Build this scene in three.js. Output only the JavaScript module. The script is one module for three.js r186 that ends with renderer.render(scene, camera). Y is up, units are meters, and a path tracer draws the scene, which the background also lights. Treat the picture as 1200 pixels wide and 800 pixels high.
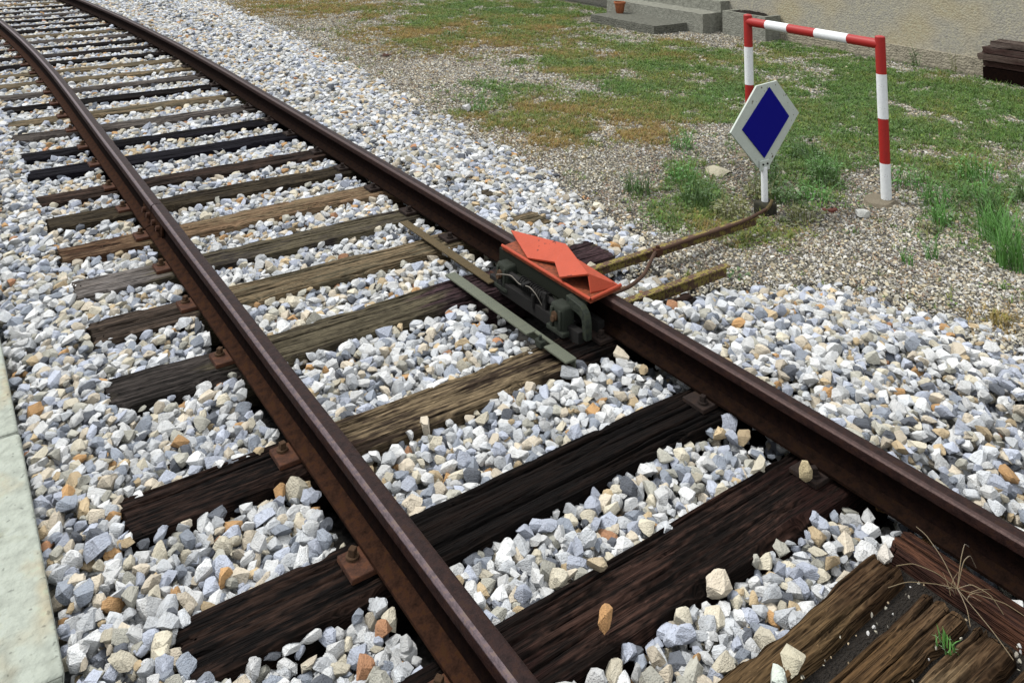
import * as THREE from 'three';
import { ConvexGeometry } from 'three/addons/geometries/ConvexGeometry.js';
import { RoundedBoxGeometry } from 'three/addons/geometries/RoundedBoxGeometry.js';
import { ImprovedNoise } from 'three/addons/math/ImprovedNoise.js';
import { mergeGeometries, toCreasedNormals } from 'three/addons/utils/BufferGeometryUtils.js';

// ------------------------------------------------------------------ camera, sky, sun, exposure
const scene = new THREE.Scene();
const renderer = new THREE.WebGLRenderer({ antialias: true });
renderer.toneMapping = THREE.LinearToneMapping;
renderer.toneMappingExposure = 2.75;
renderer.shadowMap.enabled = true;

const F = 995.64, CY = -244.7, YAW = .60949, PITCH = .12044, ROLL = .010413;
const CAM = new THREE.Vector3(-1.3591, 1.8874, 0);
const fwd = new THREE.Vector3(Math.sin(YAW) * Math.cos(PITCH), Math.sin(PITCH), -Math.cos(YAW) * Math.cos(PITCH));
const rgt0 = new THREE.Vector3(Math.cos(YAW), 0, Math.sin(YAW)), up0 = new THREE.Vector3().crossVectors(rgt0, fwd);
const rgt = rgt0.clone().multiplyScalar(Math.cos(ROLL)).addScaledVector(up0, Math.sin(ROLL));
const upv = up0.clone().multiplyScalar(Math.cos(ROLL)).addScaledVector(rgt0, -Math.sin(ROLL));
const halfH = 800 - CY, fullH = 2 * halfH;
const camera = new THREE.PerspectiveCamera(2 * Math.atan(halfH / F) * 180 / Math.PI, 1200 / fullH, 0.05, 1500);
camera.position.copy(CAM);
camera.quaternion.setFromRotationMatrix(new THREE.Matrix4().makeBasis(rgt, upv, fwd.clone().negate()));
camera.setViewOffset(1200, fullH, 0, fullH - 800, 1200, 800);   // a level lens shifted down
camera.updateProjectionMatrix(); camera.updateMatrixWorld(true);
const vp = new THREE.Matrix4().multiplyMatrices(camera.projectionMatrix, camera.matrixWorldInverse);
const tmpV = new THREE.Vector3();
function inView(x, y, z, m = 1.12) {           // is the point near the frame (with room for a step aside)
  tmpV.set(x, y, z).sub(CAM); if (tmpV.dot(fwd) < .2) return false;
  tmpV.set(x, y, z).applyMatrix4(vp); return Math.abs(tmpV.x) < m && Math.abs(tmpV.y) < m;
}

const noise = new ImprovedNoise();
const N = (x, y = 0, z = 0) => noise.noise(x + 137.3, y + 71.7, z + 13.1);
const fbm = (x, y, z = 0, o = 4) => { let s = 0, a = .5, f = 1; for (let i = 0; i < o; i++) { s += a * N(x * f, y * f, z * f + i * 7.7); f *= 2.03; a *= .5; } return s; };
const clamp = (x, a = 0, b = 1) => Math.min(b, Math.max(a, x));
const sst = (a, b, x) => { const t = clamp((x - a) / (b - a)); return t * t * (3 - 2 * t); };
const lerp = (a, b, t) => a + (b - a) * t;
function rng(seed) { let s = seed >>> 0; return () => { s = (s + 0x6D2B79F5) | 0; let t = Math.imul(s ^ (s >>> 15), 1 | s); t = (t + Math.imul(t ^ (t >>> 7), 61 | t)) ^ t; return ((t ^ (t >>> 14)) >>> 0) / 4294967296; }; }
const gauss = r => { let u = 0; for (let i = 0; i < 4; i++) u += r(); return (u - 2) * 1.7; };

{ // overcast sky: even cloud deck, brighter high up, slightly brighter behind the scene's far left
  const w = 512, h = 256, d = new Float32Array(w * h * 4);
  for (let j = 0; j < h; j++) for (let i = 0; i < w; i++) {
    const el = ((j + .5) / h - .5) * Math.PI, az = (i + .5) / w * Math.PI * 2, k = (j * w + i) * 4;
    const cx = Math.cos(az) * Math.cos(el), cz = Math.sin(az) * Math.cos(el), cyy = Math.sin(el);
    let b = el < 0 ? .22 : .4 + .36 * Math.pow(Math.sin(el), .8);
    b *= 1 + .28 * fbm(cx * 2.2, cyy * 4, cz * 2.2, 4);
    d[k] = b * .97; d[k + 1] = b; d[k + 2] = b * 1.045; d[k + 3] = 1;
  }
  const t = new THREE.DataTexture(d, w, h, THREE.RGBAFormat, THREE.FloatType);
  t.mapping = THREE.EquirectangularReflectionMapping; t.magFilter = THREE.LinearFilter; t.minFilter = THREE.LinearFilter; t.needsUpdate = true;
  scene.background = t; scene.environment = t;
}
const sun = new THREE.DirectionalLight(new THREE.Color(1, .975, .93), 1.5);
sun.position.set(-3, 14, -13.5); sun.target.position.set(3, 0, -6);
sun.shadow.radius = 24; sun.castShadow = true; sun.shadow.mapSize.set(4096, 4096);
Object.assign(sun.shadow.camera, { left: -14, right: 14, top: 14, bottom: -14, near: .5, far: 60 });
scene.add(sun, sun.target);

// ------------------------------------------------------------------ helpers
const used = {};
function numbered(n) { const k = used[n] = (used[n] ?? -1) + 1; return k ? `${n}_${String(k).padStart(3, '0')}` : n; }
function thing(name, label, category, p = [0, 0, 0], turn = 0, group) {
  const o = new THREE.Group(); o.name = numbered(name); o.position.set(...p); o.rotation.y = turn;
  o.userData = { label, category }; if (group) o.userData.group = group; scene.add(o); return o;
}
function part(name, geo, mat, parent, p) { const m = new THREE.Mesh(geo, mat); m.name = name; m.castShadow = m.receiveShadow = true; if (p) m.position.set(...p); parent.add(m); return m; }
function one(name, geo, mat, label, category, p = [0, 0, 0], group) { const m = part(numbered(name), geo, mat, scene, p); m.userData = { label, category }; if (group) m.userData.group = group; return m; }
const bx = (w, h, d, x = 0, y = 0, z = 0, r = 0) => (r ? new RoundedBoxGeometry(w, h, d, 2, r) : new THREE.BoxGeometry(w, h, d)).translate(x, y, z);
const cyl = (r, h, x = 0, y = 0, z = 0, n = 12, r2 = r) => new THREE.CylinderGeometry(r2, r, h, n).translate(x, y, z);
const tube = (pts, r, n = 8, seg = 24, closed = false) => new THREE.TubeGeometry(new THREE.CatmullRomCurve3(pts.map(p => new THREE.Vector3(...p)), closed, 'catmullrom', .3), seg, r, n, closed);
const merge = a => mergeGeometries(a.map(g => g.index ? g.toNonIndexed() : g));
const ALB = .64;                                                   // base colours below are written relative to fresh white limestone, which reflects about two thirds
const C = (r, g, b) => new THREE.Color().setRGB(r * ALB, g * ALB, b * ALB);
const M = (c, rough = .9, o = {}) => new THREE.MeshPhysicalMaterial({ color: c, roughness: rough, specularIntensity: .4, ...o });
function tex(w, h, f, srgb = false, rx = 1, ry = 1) {
  const d = new Uint8Array(w * h * 4);
  for (let j = 0; j < h; j++) for (let i = 0; i < w; i++) { const c = f(i / w, j / h, i, j), k = (j * w + i) * 4; d[k] = clamp(c[0]) * 255; d[k + 1] = clamp(c[1]) * 255; d[k + 2] = clamp(c[2]) * 255; d[k + 3] = 255; }
  const t = new THREE.DataTexture(d, w, h); t.wrapS = t.wrapT = THREE.RepeatWrapping; t.magFilter = THREE.LinearFilter; t.minFilter = THREE.LinearMipmapLinearFilter; t.generateMipmaps = true;
  if (srgb) t.colorSpace = THREE.SRGBColorSpace; t.repeat.set(rx, ry); t.needsUpdate = true; return t;
}
// tiling noise: blend four copies
const tileN = (u, v, sx, sy, z, o = 4) => { if (o < 1) return 0; const f = (a, b) => fbm(a * sx, b * sy, z, o), m = .12; if (u < 1 - m && v < 1 - m) return f(u, v); const p = sst(1 - m, 1, u), q = sst(1 - m, 1, v); return f(u, v) * (1 - p) * (1 - q) + (p ? f(u - 1, v) * p * (1 - q) : 0) + (q ? f(u, v - 1) * (1 - p) * q : 0) + (p && q ? f(u - 1, v - 1) * p * q : 0); return f(u, v) * (1 - u) * (1 - v) + f(u - 1, v) * u * (1 - v) + f(u, v - 1) * (1 - u) * v + f(u - 1, v - 1) * u * v; };
function boxUV(g, s = 1) { // uv in metres from the larger normal axis
  const p = g.attributes.position, n = g.attributes.normal, uv = new Float32Array(p.count * 2);
  for (let i = 0; i < p.count; i++) {
    const a = Math.abs(n.getX(i)), b = Math.abs(n.getY(i)), c = Math.abs(n.getZ(i));
    const [u, v] = b >= a && b >= c ? [p.getX(i), p.getZ(i)] : a >= c ? [p.getZ(i), p.getY(i)] : [p.getX(i), p.getY(i)];
    uv[2 * i] = u * s; uv[2 * i + 1] = v * s;
  }
  g.setAttribute('uv', new THREE.BufferAttribute(uv, 2)); return g;
}

// ------------------------------------------------------------------ textures and materials
const grainTex = tex(1024, 384, (u, v) => { const a = tileN(u, v, 4, 120, 1, 4), b = tileN(u, v, 26, 190, 5, 3); const g = .8 + a * 1.3 + b * .8; const cr = sst(.0, .05, Math.abs(tileN(u, v, 2.4, 60, 9, 2))); const fl = sst(.16, .34, tileN(u, v, 60, 120, 51, 3)) * sst(-.05, .25, tileN(u, v, 7, 9, 52, 3)); const k = g * lerp(.35, 1, cr) * .8 + fl * .6; return [k, k * .98, k * .95]; }, false);
const speck = tex(512, 512, (u, v) => { const k = .82 + tileN(u, v, 14, 14, 2, 5) * .55 + tileN(u, v, 60, 60, 4, 2) * .35; return [k, k, k]; });
const gritBump = tex(512, 512, (u, v) => { const k = .5 + tileN(u, v, 20, 20, 3, 5) * .9; return [k, k, k]; });
const rustTex = tex(512, 512, (u, v) => { const a = tileN(u, v, 10, 10, 6, 5), b = tileN(u, v, 50, 50, 8, 3); const k = .8 + a * .9 + b * .5, o = sst(.05, .3, a + b * .4); return [k * (1 + o * .5), k * (1 - o * .05), k * (1 - o * .3)]; });
const gravelTex = tex(512, 512, (u, v) => { const a = tileN(u, v, 6, 6, 11, 2), b = tileN(u, v, 60, 60, 12, 2), c = tileN(u, v, 120, 120, 15, 1); const k = .62 + a * .5 + b * 1.1 + c * .7; return [k * 1.02, k, k * .93]; });
const gravelBump = tex(512, 512, (u, v) => { const k = .5 + tileN(u, v, 60, 60, 12, 2) * 1.2 + tileN(u, v, 120, 120, 15, 1) * .6; return [k, k, k]; });
const rep = (t, x, y = x) => { const c = t.clone(); c.repeat.set(x, y); c.needsUpdate = true; return c; };

const mossTex = tex(256, 256, (u, v) => { const a = tileN(u, v, 12, 12, 61, 5), b = tileN(u, v, 50, 50, 62, 3), s = sst(-.06, .12, a + b * .4), k = 1 + b * 1.2; return [k * lerp(.3, .62, s), k * lerp(.18, .5, s), k * lerp(.12, .14, s)]; });
const paintTex = tex(384, 384, (u, v) => { const a = tileN(u, v, 18, 18, 64, 4), b = tileN(u, v, 4, 4, 65, 4), c = sst(.33, .36, a + b * .35), k = .96 + b * .16 + tileN(u, v, 40, 40, 66, 2) * .1; return [lerp(k, .22, c), lerp(k, .15, c), lerp(k, .11, c)]; });
const paintTexL = rep(paintTex, 2.2);
const woodM = new THREE.MeshPhysicalMaterial({ specularIntensity: .12, vertexColors: true, map: rep(grainTex, 1 / 1.1, 1 / .5), bumpMap: rep(grainTex, 1 / 1.1, 1 / .5), bumpScale: .006, roughness: .95 });
const rustOpt = { map: rep(rustTex, 3), bumpMap: rep(rustTex, 4), bumpScale: .0015 };
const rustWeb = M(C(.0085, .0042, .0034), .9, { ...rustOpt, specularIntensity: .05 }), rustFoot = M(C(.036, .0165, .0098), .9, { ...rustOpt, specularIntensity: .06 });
const headM = M(C(.027, .013, .011), .55, { ...rustOpt, specularIntensity: .14 });
const wornM = M(C(.12, .088, .095), .5, { metalness: .5, map: rep(rustTex, 5) });
const rustFootDark = M(C(.012, .006, .004), .9, { ...rustOpt, specularIntensity: .05 }), wornDullM = M(C(.062, .034, .029), .5, { metalness: .4, map: rep(speck, 4), bumpMap: rep(gritBump, 5), bumpScale: .0008 });
const plateM = M(C(.085, .034, .018), .9, rustOpt), screwM = M(C(.11, .06, .03), .85, rustOpt), plateDarkM = M(C(.026, .015, .011), .9, rustOpt);
const orangeM = M(C(.42, .062, .024), .62, { map: paintTexL, bumpMap: rep(gritBump, 4), bumpScale: .0008 });
const orangeWornM = M(C(.25, .06, .025), .8, { map: rep(rustTex, 5), bumpMap: rep(gritBump, 4), bumpScale: .001 });
const castM = M(C(.032, .04, .028), .75, { map: rep(rustTex, 5), bumpMap: rep(gritBump, 6), bumpScale: .002 });
const darkIronM = M(C(.012, .011, .01), .75, rustOpt), stripGreenM = M(C(.14, .155, .115), .7, { map: rep(rustTex, 4), bumpMap: rep(gritBump, 6), bumpScale: .001 });
const stripTanM = M(C(.13, .095, .045), .85, { map: rep(rustTex, 4), bumpMap: rep(gritBump, 6), bumpScale: .002 });
const mossM = M(C(.4, .4, .4), .95, { map: rep(mossTex, 3), bumpMap: rep(gritBump, 8), bumpScale: .006 });
const beamM = M(C(.017, .02, .014), .85, { map: rep(rustTex, 5), specularIntensity: .2 });
const wireM = M(C(.2, .18, .15), .6, { metalness: .4 });
const redM = M(C(.36, .014, .01), .5, { specularIntensity: .6, map: rep(paintTex, 2) }), whiteM = M(C(.8, .82, .82), .5, { map: rep(paintTex, 2) });
const signWhiteM = M(C(.5, .545, .49), .55, { map: rep(paintTex, 2) }), blueM = M(C(.003, .003, .19), .7, { specularIntensity: .15 });
const concM = M(C(.3, .3, .25), .95, { map: rep(speck, 1.2), bumpMap: rep(gritBump, 2), bumpScale: .008 });
const concLightM = M(C(.42, .43, .37), .95, { map: rep(speck, 1.2), bumpMap: rep(gritBump, 2), bumpScale: .006 });
const slabM = M(C(.36, .385, .33), .9, { bumpMap: rep(gritBump, 2.2), bumpScale: .006, map: rep(tex(512, 512, (u, v) => { const a = tileN(u, v, 5, 4, 21, 4), b = tileN(u, v, 26, 26, 22, 4); const s = sst(.06, .34, a), po = 1 - .45 * sst(.22, .34, tileN(u, v, 60, 60, 71, 2)), gr = sst(.2, .45, tileN(u, v, 9, 9, 72, 4)), k = (.95 + b * .55) * po; return [k * lerp(1, .72, gr), k * lerp(lerp(1, .86, s), .7, gr), k * lerp(lerp(.99, .72, s), .6, gr)]; }), .9, .8) });
const plasterM = M(C(.42, .385, .29), .97, { bumpMap: rep(gritBump, 2.2), bumpScale: .006, map: rep(tex(512, 512, (u, v) => { const a = tileN(u, v, 3, 3, 31, 3), b = tileN(u, v, 70, 70, 32, 3) + .6 * tileN(u, v, 24, 24, 37, 3); const s = sst(-.2, .3, a), k = .95 + b * .42; return [k * lerp(.93, 1.05, s), k * lerp(.96, 1, s), k * lerp(1.06, .9, s)]; }), .5) });
const soilM = M(C(.03, .024, .018), 1, { bumpMap: rep(gritBump, 4), bumpScale: .03 });

// ------------------------------------------------------------------ where things lie
const bend = z => z < -9 ? -.0058 * (z + 9) ** 2 : 0;             // the track curves gently to the left far away
const SL = -.16;                                                  // top of the sleepers; y = 0 is the top of the rails
const edgeT = [[-24, 3.9], [-18.5, 3.7], [-14.65, 3.59], [-10.4, 3.3], [-7.6, 2.95], [-6, 2.84], [-4.84, 2.72], [-4.13, 2.55], [-3.8, 2.3], [-3.42, 2.3], [-3.3, 2.6], [-3, 3.05], [-2.57, 3.17], [-2.2, 3.22], [0, 3.3]];
function ballastEdge(z) { let i = 0; while (i < edgeT.length - 2 && z > edgeT[i + 1][0]) i++; const [a, b] = [edgeT[i], edgeT[i + 1]]; return lerp(a[1], b[1], clamp((z - a[0]) / (b[0] - a[0]))) + .09 * N(z * 2.1, 3); }
// patches of greenery: centre, two half axes, density, dryness
const patches = [[8.5, -6.4, .35, .25, 1.0, -1.9, .8, .15], [8.1, -4.6, .5, .2, .5, -.5, .8, .1], [7.12, -5.17, 1.2, .7, 1.4, -.83, 1, .05], [6.14, -6.95, .83, .53, 1.01, -.93, .9, .1], [4.11, -6.5, .76, .49, .51, -.6, .9, 1], [7.11, -8.46, 1.19, .74, .99, -.98, .8, .5], [5.99, -11.38, 1.43, .86, .9, -1.4, .7, .8], [7.9, -13.19, 1.65, .98, .94, -1.35, .8, .3], [4.99, -15.45, 1.23, .72, .46, -1.14, .6, 1], [3.39, -4.59, .2, .14, .47, -.45, .7, 0], [4.66, -4.46, .26, .17, .75, -.55, .6, .1], [5.19, -3.41, .35, .25, .66, -.33, .6, .1], [4.5, -2.9, .13, .09, .5, -.24, .4, .1], [6.41, -4.17, .52, .34, .54, -.28, .6, .3], [3.88, -7.44, .45, .29, .52, -.75, .5, .2], [3.32, -3.87, .25, .17, .29, -.24, .5, .6], [3.28, -2.36, .15, .1, .11, -.05, .35, .8], [5.48, -8.79, .37, .23, .4, -.52, .5, .5], [5.8, -5.06, .27, .18, .65, -.45, .5, .3]];
function green(x, z) {
  let d = 0, dry = 0;
  for (const [ox, oz, ux, uz, vx, vz, w, t] of patches) {
    const dx = x - ox, dz = z - oz, det = ux * vz - uz * vx, a = (dx * vz - dz * vx) / det, b = (ux * dz - uz * dx) / det, q = a * a + b * b;
    if (q < 6) { const e = w * Math.exp(-q * q * .5); d += e; dry += e * t; }
  }
  dry = d > 1e-3 ? dry / d : .5;
  const n = fbm(x * 1.7, z * 1.7, 2, 4) + .55 * fbm(x * 7, z * 7, 14, 3);
  return [clamp(clamp(d, 0, 1.1) * (.86 + n * 1.9) + .09 + n * .42), clamp(dry + fbm(x * 1.1, z * 1.1, 9, 3) * 1.1)];
}
const groundY = (x, z) => { const e = ballastEdge(z); let y = -.25 + .035 * fbm(x * .6, z * .6, 4, 3) + .012 * fbm(x * 4, z * 4, 6, 2); y = lerp(-.34, y, sst(e - .35, e + .1, x)); return x > 8.6 ? lerp(y, -.25, sst(8.6, 9.3, x)) : y; };

// ------------------------------------------------------------------ the ground
{
  const nx = 330, nz = 330, P = [], Col = [], UV = [], idx = [];
  const mapT = (t, c, fine, far) => { const s = 2 * t - 1, a = Math.abs(s); return c + Math.sign(s) * (fine * a + (far - fine) * a ** 9); };
  for (let j = 0; j <= nz; j++) for (let i = 0; i <= nx; i++) {
    const x = mapT(i / nx, 4.5, 9, 500), z = mapT(j / nz, -8, 12, 500);
    P.push(x, x < -.9 ? -.34 : groundY(x, z), z); UV.push(x / 1.7, z / 1.7);
    const [g, dry] = green(x, z), m = fbm(x * 3, z * 3, 21, 3), k = .9 + m * .5;
    const bal = 1 - sst(-.1, .25, x - ballastEdge(z));
    let c = [.17 * k, .155 * k, .115 * k];
    const gc = [lerp(.08, .2, dry), lerp(.1, .15, dry), lerp(.025, .05, dry)], gg = clamp(g * .95);
    c = c.map((v, q) => lerp(v, gc[q], gg)); c = c.map((v, q) => lerp(v, [.032, .029, .026][q], bal));
    Col.push(...c.map(v => v * ALB));
  }
  for (let j = 0; j < nz; j++) for (let i = 0; i < nx; i++) { const a = j * (nx + 1) + i, b = a + 1, c = a + nx + 1, d = c + 1; idx.push(a, c, b, b, c, d); }
  const g = new THREE.BufferGeometry(); g.setAttribute('position', new THREE.Float32BufferAttribute(P, 3)); g.setAttribute('color', new THREE.Float32BufferAttribute(Col, 3)); g.setAttribute('uv', new THREE.Float32BufferAttribute(UV, 2)); g.setIndex(idx); g.computeVertexNormals();
  const m = part('ground', g, new THREE.MeshStandardMaterial({ vertexColors: true, map: gravelTex, bumpMap: gravelBump, bumpScale: .012, roughness: 1 }), scene);
  m.userData.kind = 'structure';
}

// ------------------------------------------------------------------ the building, steps and trough
{
  const b = thing('building', 'rendered building wall with pale concrete plinth behind the striped barrier', 'building', [9.55, -.25, -4]);
  part('wall', boxUV(bx(.35, 3.6, 22, .175, 1.8 + .2, -2)), plasterM, b);
  part('plinth', boxUV(bx(.41, .24, 15, .155, .08, 2.1)), M(C(.4, .36, .27), .97, { map: rep(speck, 1), bumpMap: rep(gritBump, 2), bumpScale: .015 }), b);
  const r = rng(5); const chips = [];
  const st = thing('concrete_steps', 'weathered concrete doorstep of two steps beside the building wall', 'steps', [8.2, -.25, -10.5]);
  function slab(x0, x1, y0, y1, z0, z1, seed) { // worn concrete block
    const g = new THREE.BoxGeometry(x1 - x0, y1 - y0, z1 - z0, 10, 4, 40).translate((x0 + x1) / 2, (y0 + y1) / 2, (z0 + z1) / 2), p = g.attributes.position;
    for (let i = 0; i < p.count; i++) { const x = p.getX(i), y = p.getY(i), z = p.getZ(i), n = fbm(x * 5 + seed, y * 5, z * 5, 4); const e = y > y1 - .01 ? 1 : .4; p.setXYZ(i, x + .02 * n, y + .018 * fbm(x * 6, z * 6, seed, 3) * e, z + .02 * fbm(x * 5, y * 5, z * 5 + seed)); }
    g.computeVertexNormals(); return boxUV(g);
  }
  const lowM = M(C(.17, .17, .14), .95, { map: rep(speck, 1.6), bumpMap: rep(gritBump, 2), bumpScale: .015 });
  part('step', slab(0, .75, -.06, .13, -.8, .72, 1), lowM, st);
  part('step', slab(.72, 1.22, -.06, .3, -1.2, 1.06, 7), concM, st);
  part('landing', slab(1.14, 1.4, -.06, .47, -1.3, 1.06, 13), concM, st);
  const tr = thing('planter', 'low grey concrete planter box beside the doorstep', 'planter', [9.2, -.25, -8.85]);
  part('box', boxUV(merge([bx(.06, .36, .82, 0, .18, 0), bx(.3, .36, .06, .18, .18, -.38), bx(.3, .36, .06, .18, .18, .38)])), concM, tr);
  const soil = new THREE.SphereGeometry(.2, 20, 12).scale(.85, .38, 1.8).translate(.18, .3, 0), sp = soil.attributes.position; for (let i = 0; i < sp.count; i++) sp.setY(i, sp.getY(i) + .05 * N(sp.getX(i) * 25, sp.getZ(i) * 25)); soil.computeVertexNormals();
  part('soil', soil, soilM, tr);
  const pot = thing('flower_pot', 'terracotta pot standing on the lower doorstep', 'pot', [8.74, -.12, -11.16]); pot.scale.setScalar(.6)
  part('pot', new THREE.LatheGeometry([[.0, 0], [.1, 0], [.15, .26], [.17, .27], [.17, .32], [.14, .32], [.12, .05], [0, .05]].map(a => new THREE.Vector2(...a)), 24), M(C(.4, .14, .06), .9, { map: rep(speck, 2) }), pot);
  // stacked old sleepers by the wall, on a black beam
  one('stacked_beam', boxUV(bx(.25, .15, 1.6, 9.36, -.17, -4.52)), rustWeb, 'black beam on the ground under the timber stack by the wall', 'beam', [0, 0, 0], 'beams stacked by the wall');
  const pileC = [[.09, .05, .042], [.17, .13, .11], [.08, .045, .04], [.2, .16, .14], [.05, .03, .026]];
  for (let k = 0; k < 4; k++) {
    const g = new THREE.BoxGeometry(.27, .066, 1.6, 4, 2, 50), p = g.attributes.position, col = [];
    for (let i = 0; i < p.count; i++) { const x = p.getX(i), y = p.getY(i), z = p.getZ(i), n = fbm(x * 30 + k * 9, y * 40, z * 2, 4); p.setXYZ(i, x + .02 * n, y + .009 * n, z + .02 * N(x * 30, y * 30, k)); const f = sst(-.1, .3, n + .1 * N(z * 3, k)); const a = pileC[k], c = pileC[(k + 1) % 5]; col.push(ALB * lerp(a[0], c[0], f), ALB * lerp(a[1], c[1], f), ALB * lerp(a[2], c[2], f)); }
    g.setAttribute('color', new THREE.Float32BufferAttribute(col, 3)); g.computeVertexNormals(); boxUV(g);
    one('stacked_beam', g, woodM, ['lowest weathered beam of the timber stack, lying on the black one', 'second beam up in the timber stack by the wall', 'third beam up in the timber stack by the wall', 'short reddish beam on top of the timber stack by the wall'][k], 'beam', [9.36 + [.03, -.02, .02, .04][k], -.05 + k * .077, -4.55 + [.02, -.01, .03, .12][k]], 'beams stacked by the wall');
  }
}

// ------------------------------------------------------------------ platform kerb at the left
{
  const t = thing('platform_edge', 'pale greenish concrete slabs edging the platform at the left', 'platform edge', [-.885, -.095, 0]);
  const ends = [2, .9, -.3, -1.46, -2.62, -3.82, -5, -6.2, -7.4, -8.6, -9.8];
  for (let i = 0; i < ends.length - 1; i++) {
    const L = ends[i] - ends[i + 1] - .014, g = new RoundedBoxGeometry(.6, .24, L, 4, .018).translate(-.3, -.12 - (i % 3) * .003, (ends[i] + ends[i + 1]) / 2), p = g.attributes.position;
    for (let k = 0; k < p.count; k++) p.setX(k, p.getX(k) + .006 * N(p.getZ(k) * 4, p.getY(k) * 9, i));
    part('slab', boxUV(g), slabM, t);
  }
  const pl = part('platform', boxUV(bx(30, .24, 60, -16.52, -.235, -10)), M(C(.2, .19, .17), .95, { map: rep(gravelTex, .6), bumpMap: rep(gravelBump, .6), bumpScale: .01 }), scene); pl.userData.kind = 'structure';
}

// ------------------------------------------------------------------ sleepers
function woodBox(L, H, W, nx, nz, seed, pal, opt = {}) { // weathered timber: drying cracks, raised grain, chipped edges; base colour along the grain
  const g = new THREE.BoxGeometry(L, H, W, nx, 4, nz), p = g.attributes.position, col = [], rough = opt.rough ?? 1, r = rng(Math.round(seed * 977) + 11), cracks = [];
  for (let i = 0; i < (opt.cracks ?? 13); i++) { const l = (.12 + .55 * r() * r()) * Math.min(L, 2); cracks.push([(r() - .5) * L, (r() - .5) * W * .92, l, .0022 + .0045 * r() * r(), .007 + .016 * r(), r() * 50]); }
  for (let i = 0; i < p.count; i++) {
    const x = p.getX(i), y = p.getY(i), z = p.getZ(i), top = y > H / 2 - 1e-4, e = Math.abs(z) / (W / 2), zz = z + .012 * fbm(x * .9, seed, 2, 2);
    const gr = fbm(x * .6 + seed, zz * 46, seed, 3) + .5 * fbm(x * 3 + seed, zz * 70, seed + 3, 2);
    let crack = 0, deep = 0;
    if (y > 0) for (const [cx, cz, l, w, dd, ph] of cracks) { const u = (x - cx) / l; if (u < -1 || u > 1) continue; const k = 1 - u * u, dz = Math.abs(z - cz - .008 * fbm(x * 3, ph, 1, 3)), q = 1 - sst(w * .4, w * (1 + .8), dz / Math.max(k, .2)); if (q > 0) { crack = Math.max(crack, q * k); deep = Math.max(deep, dd * q * k); } }
    const chip = sst(.05, .35, fbm(x * 3.1, seed, z > 0 ? 3 : 8, 3)), yy = y / (H / 2), pit = sst(.16, .4, fbm(x * 2.2 + seed, z * 48, 6 + seed, 3));
    let dy = 0, dz = 0, dx = 0;
    if (y > 0) dy += yy * rough * (gr * .008 - deep - pit * .01 - sst(.8, 1, e) * (.005 + .03 * chip * (opt.chip ?? 1)) + .014 * fbm(x * .8, seed * 2, 1, 2));
    dz += Math.sign(z) * e * rough * (.018 * fbm(x * 1.6, seed + Math.sign(z) * 4, 2, 3) + .008 * fbm(x * 2, y * 60, seed, 3) - (y > 0 ? yy * .01 * (1 + chip) : 0));
    const ex = Math.abs(x) / (L / 2); if (ex > .97) dx -= Math.sign(x) * rough * .035 * (fbm(z * 30 + seed, y * 30, 4, 3) + .4);
    p.setXYZ(i, x + dx, y + dy, z + dz);
    col.push(...pal(x, zz, y, { gr, crack, top, e, pit }).map(v => v * ALB));
  }
  g.setAttribute('color', new THREE.Float32BufferAttribute(col, 3));
  const uv = g.attributes.uv; for (let i = 0; i < p.count; i++) uv.setXY(i, p.getX(i) + seed * .37, p.getZ(i) + p.getY(i) + seed * .21);
  g.computeVertexNormals(); return g;
}
const mix3 = (a, b, t) => [lerp(a[0], b[0], t), lerp(a[1], b[1], t), lerp(a[2], b[2], t)];
const K = { black: [.005, .0037, .0033], dark: [.0105, .0065, .005], redbrown: [.024, .0105, .0085], grey: [.16, .14, .125], darkgrey: [.07, .06, .055], tan: [.27, .205, .125], olive: [.145, .125, .082], orange: [.25, .165, .1], pale: [.3, .26, .2], navy: [.012, .011, .016] };
function palette(base, worn, amount, zones = [], seed = 0) {
  return (x, z, y, { gr, crack, pit }) => {
    let b = base, w = worn, a = amount;
    for (const [x0, x1, bb, ww, aa] of zones) { const q = x + .3 * fbm(x * 2, z * 14, seed, 3), f = sst(x0 - .07, x0 + .07, q) * (1 - sst(x1 - .07, x1 + .07, q + .2 * fbm(x, z * 30, seed + 4, 2))); b = mix3(b, bb, f); w = mix3(w, ww, f); a = lerp(a, aa, f); }
    const n = fbm(x * 2.6 + seed, z * 9, seed * 1.7, 4) * .95 + fbm(x * 2.2 + seed, z * 70, seed * 1.3, 3) * 1.0 + fbm(x * 24, z * 90, seed, 2) * .75, t = sst(.1 - a * .6, .66 - a * .6, n + .1);
    let c = mix3(b, w, t); const k = 1 + gr * .7; c = [c[0] * k, c[1] * k, c[2] * k]; const dk = Math.max(crack * .85, pit * .5);
    return [c[0] * (1 - dk), c[1] * (1 - dk), c[2] * (1 - dk)];
  };
}
const plateG = boxUV(new RoundedBoxGeometry(.262, .018, .115, 2, .004)), screwHead = merge([cyl(.021, .008, 0, .004, 0, 16), bx(.022, .022, .022, 0, .018, 0, .003)]);
const zs = [-2.08, -2.6, -3.22, -4.0, -4.59, -5.1, -5.62, -6.15, -6.64, -7.24, -7.76]; for (let z = -8.34; z > -19.5; z -= .555) zs.push(z);
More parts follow.
